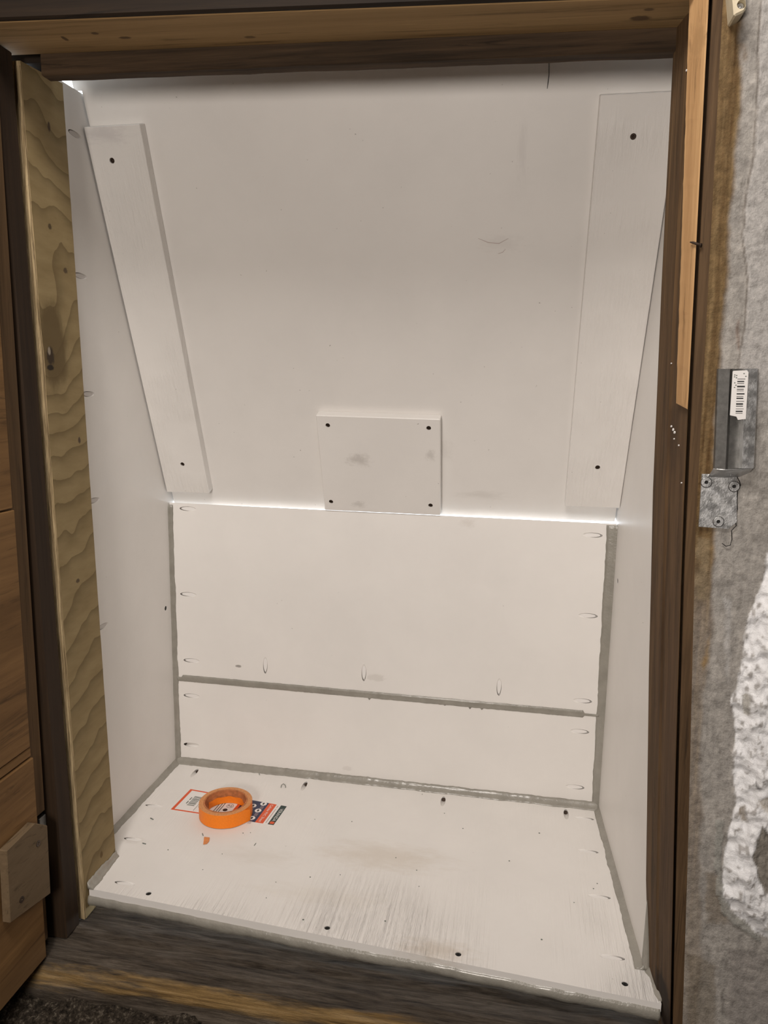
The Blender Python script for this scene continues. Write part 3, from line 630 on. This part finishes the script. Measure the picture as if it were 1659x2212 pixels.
# wet bead under the front lip of the bottom sheet
rows = []
fe = lambda x: -.003 - .057 * (x - .047) / .851
for i in range(261):
    x = .045 + (.897 - .045) * i / 260; j = lambda k, f: mnoise.noise(Vector((x * f, k * 3.7, 4)))
    y = fe(x) - .0004; top = -.0118 - .0022 * (j(1, 16) * .6 + j(2, 60) * .5 + .2); th = .0175 + .003 * j(3, 13) + .0012 * j(6, 90); bl = .0032 + .0014 * j(4, 20)
    if x > .50: top += .003 * min(1, (x - .50) / .1)
    rows.append([(x, y + .004, top + .001), (x, y - .0005, top), (x, y - bl * .8, top - th * .22), (x, y - bl, top - th * .5), (x, y - bl * .55, top - th * .82), (x, y + .002, top - th), (x, y + .02, top - th), (x, y + .02, top)])
tag(link('caulk_bead', grid('lip', rows, True), M_caulk, None, (.47, -.03, -.03)), 'glossy wet grey caulk under the front edge of the bottom sheet', 'caulk')
# grey bead down the front edge of the right sheet
rows = []
for i in range(121):
    z = .0 + .62 * i / 120; j = lambda k, f: mnoise.noise(Vector((z * f, k * 3.7, 12))); wd = .0135 * max(.10, 1 - z / .50) + .0015 * j(1, 40)
    a = xr(.0); rows.append([(a - .0006, .000 + wd * .6, z), (a - .002 + .0006 * j(2, 70), -.003, z), (a + .004, -.006, z), (max(ip(JB, z), a) + .003, -.004, z), (a + .004, .004, z)])
tag(link('caulk_bead', grid('jamb_bead', rows, True), M_caulk, None, (.885, -.003, 0)), 'grey caulk down the front edge of the right side sheet beside the jamb', 'caulk')

# ------------------------------------------------------------------ open door on the left
dr = empty('door_1', (.012, -.078, -.06), 'open wooden plywood door at the left edge', 'door', None, 'structure')
YH = -.068; YE = -.72; DX = .012
def dm(name, x0, x1, y0, y1, z0, z1, mat, bev=.0012, parent=dr): return link(name, boxm(name, x0 + DX, x1 + DX, y0, y1, z0, z1, bev), mat, parent)
dm('stile', -.018, .014, YH - .055, YH, .17, 1.17, M_door2)
dm('stile', -.018, .014, YE, YE + .06, -.035, 1.17, M_door2)
dm('stile', -.018, .010, YH - .055, YH - .006, -.035, .128, M_door2)
dm('rail', -.018, .014, YE + .06, YH - .055, 1.10, 1.17, M_door2); dm('rail', -.018, .014, YE + .06, YH - .055, -.035, .03, M_door2)
for i, (a, b, e) in enumerate([(-.046, .268, -.096), (.2705, .2835, -.098), (.286, .62, -.101), (.6225, 1.175, -.104)]):
    dm('plank', .0145, .0215 - (.002 if i == 1 else 0), YE + .004, e, a, b, M_door)
PX_ = .0225 + DX
pt = link('patch_block', prism('patch', [on_x(u, v, PX_ + .012) - Vector((.012, 0, 0)) for u, v in ((22, 1995), (110, 1930), (103, 1783), (75, 1778), (14, 1838))], (.012, 0, 0), .0012), M_patch, dr)
for u, v in ((83, 1822), (47, 1943)): screw(on_x(u, v, PX_ + .0124), (1, 0, 0), .0045, M_screw, pt)
hg = link('hinge', boxm('hinge', .006 + DX, .0125 + DX, YH - .012, YH + .003, .132, .162, .0008), M_steel, dr)

# ------------------------------------------------------------------ metal bracket with barcode sticker
BY = -.112
br = empty('bar_bracket', on_y(1548, 1141, -.100), 'galvanised steel bar holder bracket with a barcode sticker, screwed to the right wall', 'bracket')
def by(u, v, y=BY): return on_y(u, v, y)
def strip(name, px_top, px_bot, ys, mat, parent, th=.0016):
    """folded sheet: columns of points (u at top, u at bottom) at depth ys"""
    front = [[by(u, v, y) for (u, v), y in zip(px, ys)] for px in (px_top, px_bot)]
    V = front[0] + front[1]; n = len(ys); V2 = [p + Vector((0, th, 0)) for p in V]; F = []
    for i in range(n - 1): F += [(i, i + 1, n + i + 1, n + i), (2 * n + i, 3 * n + i, 3 * n + i + 1, 2 * n + i + 1)]
    F += [(i, 2 * n + i, 2 * n + i + 1, i + 1) for i in range(n - 1)] + [(n + i, n + i + 1, 3 * n + i + 1, 3 * n + i) for i in range(n - 1)]
    F += [(0, n, 3 * n, 2 * n), (n - 1, 3 * n - 1, 4 * n - 1, 2 * n - 1)]
    return link(name, bevelled(mesh(name, V + V2, F), .0003), mat, parent)
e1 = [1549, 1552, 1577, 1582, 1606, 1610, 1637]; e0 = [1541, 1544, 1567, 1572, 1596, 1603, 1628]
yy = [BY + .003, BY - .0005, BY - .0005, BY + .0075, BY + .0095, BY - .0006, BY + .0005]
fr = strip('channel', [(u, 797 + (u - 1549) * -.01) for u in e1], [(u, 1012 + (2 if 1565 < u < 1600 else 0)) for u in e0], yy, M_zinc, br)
fr.data.materials.clear(); fr.data.materials.append(M_steel); fr.data.materials.append(M_zinc)  # left strip and groove darker: the dim room's reflection put into the colour
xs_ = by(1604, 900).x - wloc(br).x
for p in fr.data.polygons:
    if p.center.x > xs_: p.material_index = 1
link('return_flange', hexa('return', [by(1541, 1012, BY + .003), by(1543, 1012, BY + .003), by(1543, 1012, -.097), by(1541, 1012, -.097), by(1549, 797, BY + .003), by(1551, 797, BY + .003), by(1551, 797, -.097), by(1549, 797, -.097)]), M_zinc, br)
link('return_flange', hexa('return', [by(1626, 1010, BY + .001), by(1628, 1010, BY + .001), by(1630, 1010, -.097), by(1628, 1010, -.097), by(1635, 797, BY + .001), by(1637, 797, BY + .001), by(1638, 797, -.097), by(1636, 797, -.097)]), M_zinc, br)
rows = []
for k in range(7):
    a = k / 6; v = 1012 + 18 * a; y = BY + .0125 * (a ** 1.3)
    rows.append([by(1541 - 12 * a + 0 * k, v - 6 * a * 0, y), by(1570 - 4 * a, v + 2, y), by(1600 - 3 * a, v, y), by(1626 - 6 * a, v - 10 * a, y), by(1626 - 6 * a, v - 10 * a, y + .0015), by(1600 - 3 * a, v, y + .0015), by(1570 - 4 * a, v + 2, y + .0015), by(1541 - 12 * a, v, y + .0015)])
link('bend', grid('bend', rows, True), M_zinc, br)
PY = -.0995
link('mounting_plate', prism('plate', [by(1509, 1138, PY), by(1573, 1143, PY), by(1592, 1128, PY), by(1592, 1024, PY), by(1516, 1024, PY)], (0, .0018, 0), .0003), M_zinc, br)
for u, v in ((1526, 1042), (1586, 1051), (1552, 1127)):
    link('screw_hole', disc('rim', by(u, v, PY - .0002), (0, -1, 0), .0061, .0004, 18), M_black, br); screw(by(u, v, PY - .0010), (0, -1, 0), .0056, M_zinc, br)
stk = link('sticker', prism('sticker', [by(1582 + 1, 803, BY - .0018), by(1585, 801, BY - .0018), by(1614, 800, BY - .0018), by(1617, 804, BY - .0018), by(1611, 905, BY - .0018), by(1594, 907, BY - .0018), by(1591, 900, BY - .0018), by(1577, 897, BY - .0018)], (0, .0015, 0)), M_paper, br)
tag(stk, 'white barcode sticker')
yi = BY - .0019
def quad(name, a, b, c, d, mat, par, y=yi, th=.0001): return link(name, prism(name, [by(*a, y), by(*b, y), by(*c, y), by(*d, y)], (0, th, 0)), mat, par)
v = 818.
for k in range(15):
    hgt = (1.2, 2.6, 1.2, 3.4, 1.6, 1.0, 2.8)[k % 7]; sh = (v - 800) * -.055
    quad('barcode_bar', (1594 + sh, v), (1611 + sh - (2 if k % 3 else 0), v), (1611 + sh - (2 if k % 3 else 0), v + hgt), (1594 + sh, v + hgt), M_ink, stk); v += hgt + (3.6, 2.2, 4.4)[k % 3]
for k, (u, v) in enumerate(((1586, 809), (1585.6, 813), (1590, 810), (1589.6, 815), (1586, 826), (1588.5, 831), (1585.5, 836), (1606, 806), (1610, 812))):
    quad('printed_mark', (u, v), (u + 3, v), (u + 2.6, v + 2), (u - .4, v + 2), M_inkg, stk)
# plaster smears / cracks that run beside the plate
def crack_line(pts, r, name='crack'):
    tag(link(name, tube(name, [by(u, v, -.0985) for u, v in pts], r, 5), M_black, bpy.data.objects['wall_right']))
crack_line([(1592, 1030), (1597, 1040), (1600, 1048), (1594, 1056), (1593, 1066), (1592, 1085), (1593, 1100), (1588, 1118), (1590, 1136), (1580, 1146), (1581, 1165), (1577, 1178), (1568, 1180), (1560, 1174)], .00045)
crack_line([(1545, 1120), (1551, 1118), (1556, 1128), (1556, 1137), (1549, 1138), (1544, 1130), (1544, 1121)], .0005)

# cream block at the top right
cb = empty('ceramic_block', on_y(1597, 33, -.10), 'small cream ceramic block with a round hole, on the wall at the top right', 'fixture')
b0 = [(1586, 35), (1609, 24), (1613, 16), (1609, -60), (1578, -60)]
me = prism('block', [on_y(u, v, -.120) for u, v in b0], (0, .026, 0), .0022); hc = on_y(1602, 9, -.120)
link('block', boolean_cut(me, [hole_cutter(hc, (0, -1, 0), .0042, .009)]), M_cream, cb); screw(hc + Vector((0, .006, 0)), (0, -1, 0), .0036, M_zinc, cb)

# ------------------------------------------------------------------ product label on the bottom sheet
S0 = Vector((.0735, .2680, 0)); LU = Vector((.2035, -.0145, 0)).normalized(); LV = Vector((0, 0, 1)).cross(LU)   # LU along the label, LV to the far side
lb = empty('product_label', S0 + LU * .1, 'product sticker with barcode, navy panel and orange band lying under the tape roll', 'label')
hw = lambda s: .0375 - .027 * s
def lq(name, s0, s1, w0, w1, z, mat, parent, th=.00012):
    """s along the label, w as a share of the half width (-1 near, 1 far)"""
    P_ = [S0 + LU * s + LV * (wv * hw(s)) + Z_ * z for s, wv in ((s0, w0), (s1, w0), (s1, w1), (s0, w1))]
    return link(name, prism(name, P_, (0, 0, -th)), mat, parent)
base = lq('paper', 0, .204, -1, 1, .0004, M_paper, lb, .0004)
for nm, a in (('border', (0, .0055, -1, 1)), ('border', (.0055, .112, -1, -.90)), ('border', (.0055, .112, .90, 1)), ('border', (.112, .118, -1, 1))): lq(nm, *a, .0005, M_orange, base)
nav = lq('navy_panel', .118, .168, -1, 1, .0005, M_navy, base); orb = lq('orange_band', .168, .1835, -1, 1, .0005, M_orange, base); grn = lq('green_band', .1925, .204, -1, 1, .0005, M_green, base)
ww = -.42
for k in range(11):
    d_ = (.05, .025, .07, .03, .045)[k % 5]
    lq('barcode_bar', .021, .036, ww, ww + d_, .0005, M_inkg, base); ww += d_ + (.035, .05, .03)[k % 3]
lq('printed_mark', .0165, .0185, -.3, -.05, .0005, M_inkg, base); lq('printed_mark', .0165, .0185, .05, .3, .0005, M_inkg, base)
lq('rule', .0415, .0423, -.8, .1, .0005, M_inkg, base); lq('rule', .053, .0538, -.8, .1, .0005, M_inkg, base); lq('printed_mark', .045, .048, -.45, -.3, .0005, M_ink, base)
for s in (.078, .083, .0875): lq('rule', s, s + .0018, -.85, .6, .0005, M_inkg, base)
def text(body, s, wv, size, mat, parent, z=.0006, dirn=None):
    cu = bpy.data.curves.new('lettering', 'FONT'); cu.body = body; cu.size = size; cu.align_x = 'CENTER'; cu.align_y = 'CENTER'; cu.resolution_u = 2
    t = bpy.data.objects.new('lettering', cu); COL.objects.link(t); dg = bpy.context.evaluated_depsgraph_get(); me = bpy.data.meshes.new_from_object(t.evaluated_get(dg)); bpy.data.objects.remove(t)
    c = S0 + LU * s + LV * (wv * hw(s)) + Z_ * z
    m4 = Matrix.Identity(4); a = -LV if dirn is None else dirn; b = Z_.cross(a)
    for i in range(3): m4[i][0] = a[i]; m4[i][1] = b[i]; m4[i][2] = (0, 0, 1)[i]; m4[i][3] = c[i]
    me.transform(m4); return link('lettering', me, mat, parent)
text('Cellular PVC Sheet', .1755, 0, .0076, M_paper, orb); text('VERANDA', .1985, .02, .0092, M_paper, grn); lq('logo_square', .1945, .2025, -.92, -.70, .0006, M_orange, grn)
lq('printed_line', .187, .1885, -.9, .55, .0005, M_pink, base); lq('printed_line', .187, .1885, .65, .9, .0005, M_pink, base)
def ld(name, c, r, mat, parent, z=.0006):
    c = Vector((c.x, c.y, z)); return link(name, disc(name, c, (0, 0, 1), r, .0001, 20), mat, parent)
for u, v in ((569.4, 1737), (557.5, 1751.5), (544.2, 1767.4), (547, 1741)):
    c = on_z(u, v, 0); i_ = ld('icon', c, .0062, M_paper, nav); lq('icon_mark', (c - S0).dot(LU) - .0016, (c - S0).dot(LU) + .0016, (c - S0).dot(LV) / .033 - .09, (c - S0).dot(LV) / .033 + .09, .0008, M_ink, i_)
    for k in range(3):
        s_ = (c - S0).dot(LU) + .004 - .0022 * k; lq('printed_line', s_ - .0004, s_ + .0004, (c - S0).dot(LV) / .033 - .55, (c - S0).dot(LV) / .033 - .24, .0006, M_pink, nav)
ec = S0 + LU * .101 + LV * .004; rg = [[ec + Vector((math.cos(2 * math.pi * k / 24) * r, math.sin(2 * math.pi * k / 24) * r, z)) for k in range(24)] for r, z in ((.0068, .0004), (.0068, .0006), (.0062, .0006), (.0062, .0004))]
link('emblem_ring', grid('ring', rg, True, False) if False else grid('ring', [[r[k % 24] for r in rg] for k in range(25)], False, False), M_ink, base)
text('RE', .101, .11, .0085, M_ink, base, dirn=LU); ld('emblem', S0 + LU * .098 - LV * .011, .0045, M_ink, base)

# ------------------------------------------------------------------ tape roll
TC = Vector((.1772, .2375, .0008)); RO, RI, RC, TH = .0485, .0372, .0398, .0262
tr = empty('tape_roll', TC, 'roll of orange tape lying on the white bottom sheet', 'tape')
def lathe(prof, name, seg=72):
    rows = [[TC + Vector((math.cos(2 * math.pi * k / seg) * r, math.sin(2 * math.pi * k / seg) * r, z)) for r, z in prof] for k in range(seg + 1)]
    return grid(name, [r + [r[0]] for r in rows], False)
def flat_by_angle(me):
    for p in me.polygons: p.use_smooth = True
    me.set_sharp_from_angle(angle=.6) if hasattr(me, 'set_sharp_from_angle') else None
    return me
me = flat_by_angle(lathe([(RC + .0002, 0), (RO - .0004, 0), (RO, .0005), (RO, TH - .0006), (RO - .0006, TH), (RC + .0002, TH)], 'winding')); me.materials.append(M_tape); me.materials.append(M_side_t)
for p in me.polygons:
    if abs(p.normal.z) > .6: p.material_index = 1
link('winding', me, None, tr)
link('core', flat_by_angle(lathe([(RI, .0002), (RC, .0002), (RC, TH + .0004), (RI + .0003, TH + .0004), (RI, TH)], 'core')), M_core, tr)
# loose end of the tape on the right, hanging a little away
rows = []
for i in range(13):
    a = math.radians(-62 + 50 * i / 12); r = RO + .0003 + .0035 * max(0, (i - 6) / 6) ** 2; top = TH - .0003 - (.0006 if i < 9 else .004 * (i - 9) / 3)
    q = Vector((math.cos(a), math.sin(a), 0)); rows.append([TC + q * r + Z_ * .0003, TC + q * r + Z_ * top, TC + q * (r + .0003) + Z_ * top, TC + q * (r + .0003) + Z_ * .0003])
link('loose_end', grid('loose_end', rows, True, False), M_tape, tr)
# orange reflection low inside the core, put in as a tape-coloured ring
rows = []
for i in range(30):
    a = math.radians(20 + 150 * i / 29); r = RI - .0004; top = .0135 + .0008 * math.sin(i * .9) - (.004 if 3 < i < 7 else 0)
    q = Vector((math.cos(a), math.sin(a), 0)); rows.append([TC + q * r + Z_ * .0003, TC + q * r + Z_ * top, TC + q * (r - .0003) + Z_ * top, TC + q * (r - .0003) + Z_ * .0003])
link('core_reflection', grid('liner', rows, True, False), M_tape, tr)
# torn scrap of tape
pts = [on_z(u, v, 0) for u, v in ((441, 1809), (453, 1811), (452, 1818), (447, 1824), (439, 1825))]
me = prism('scrap', [p + Z_ * (.0012 + .0006 * (k % 2)) for k, p in enumerate(pts)], (0, 0, -.0008))
tag(link('tape_scrap', me, M_scrap, None, pts[0]), 'tiny torn scrap of orange tape in front of the tape roll', 'scrap')

# ------------------------------------------------------------------ shavings and crumbs
def shaving(pts, r, label):
    P_ = [on_z(u, v, 0) + Z_ * z for u, v, z in pts]; tag(link('plastic_shaving', tube('shaving', P_, r, 5), M_inkg, None, P_[0]), label, 'shaving', 'shavings on the bottom sheet')
shaving([(607, 1702, .001), (608, 1699, .003), (612, 1697, .004), (616, 1699, .003), (617, 1702, .001)], .0007, 'curled dark shaving behind the product label, right of the tape roll')
shaving([(571, 1669, .0015), (569, 1665, .004), (570, 1661, .006)], .0006, 'thin dark shaving stuck to the caulk at the foot of the back wall')
shaving([(559, 1673, .001), (560, 1672, .001), (561, 1675, .001)], .0005, 'tiny dark shaving below the caulk near the back wall')
shaving([(437, 1801, .0008), (438, 1804, .0008), (439, 1806, .0008)], .0006, 'tiny dark shaving between the tape roll and the orange scrap')
shaving([(549, 1827, .0007), (553, 1822, .0007)], .0005, 'thin dark sliver on the sheet in front of the label')
shaving([(325, 1768, .0008), (331, 1771, .0008)], .0009, 'short dark sliver left of the tape roll')
shaving([(308, 1822, .0008), (315, 1824, .0008)], .0008, 'short dark sliver right of the lowest left plug')
cr = bmesh.new()
sp_ = [(855, 1853), (905, 1915), (670, 1895), (575, 1940), (1282, 1920), (1290, 1909), (480, 1845), (363, 1836), (438, 1879), (525, 1800), (680, 1770), (541, 1799), (900, 1880), (832, 1990), (735, 1890), (1240, 1950), (1100, 1860), (1165, 1800), (1000, 1790), (760, 1775), (655, 1987), (596, 1906), (1170, 2030), (960, 1757), (912, 1716)]
for u, v in sp_:
    p = on_z(u, v, 0); bmesh.ops.create_icosphere(cr, subdivisions=1, radius=rnd.uniform(.0007, .0013), matrix=Matrix.Translation(p + Z_ * .0004) @ Matrix.Diagonal((1.3, 1, .6, 1)))
me = bpy.data.meshes.new('crumbs'); cr.to_mesh(me); cr.free()
tag(link('dirt_crumbs', me, M_inkg, None, (.45, .15, 0)), 'dark crumbs scattered over the white bottom sheet', 'crumbs', None, 'stuff')
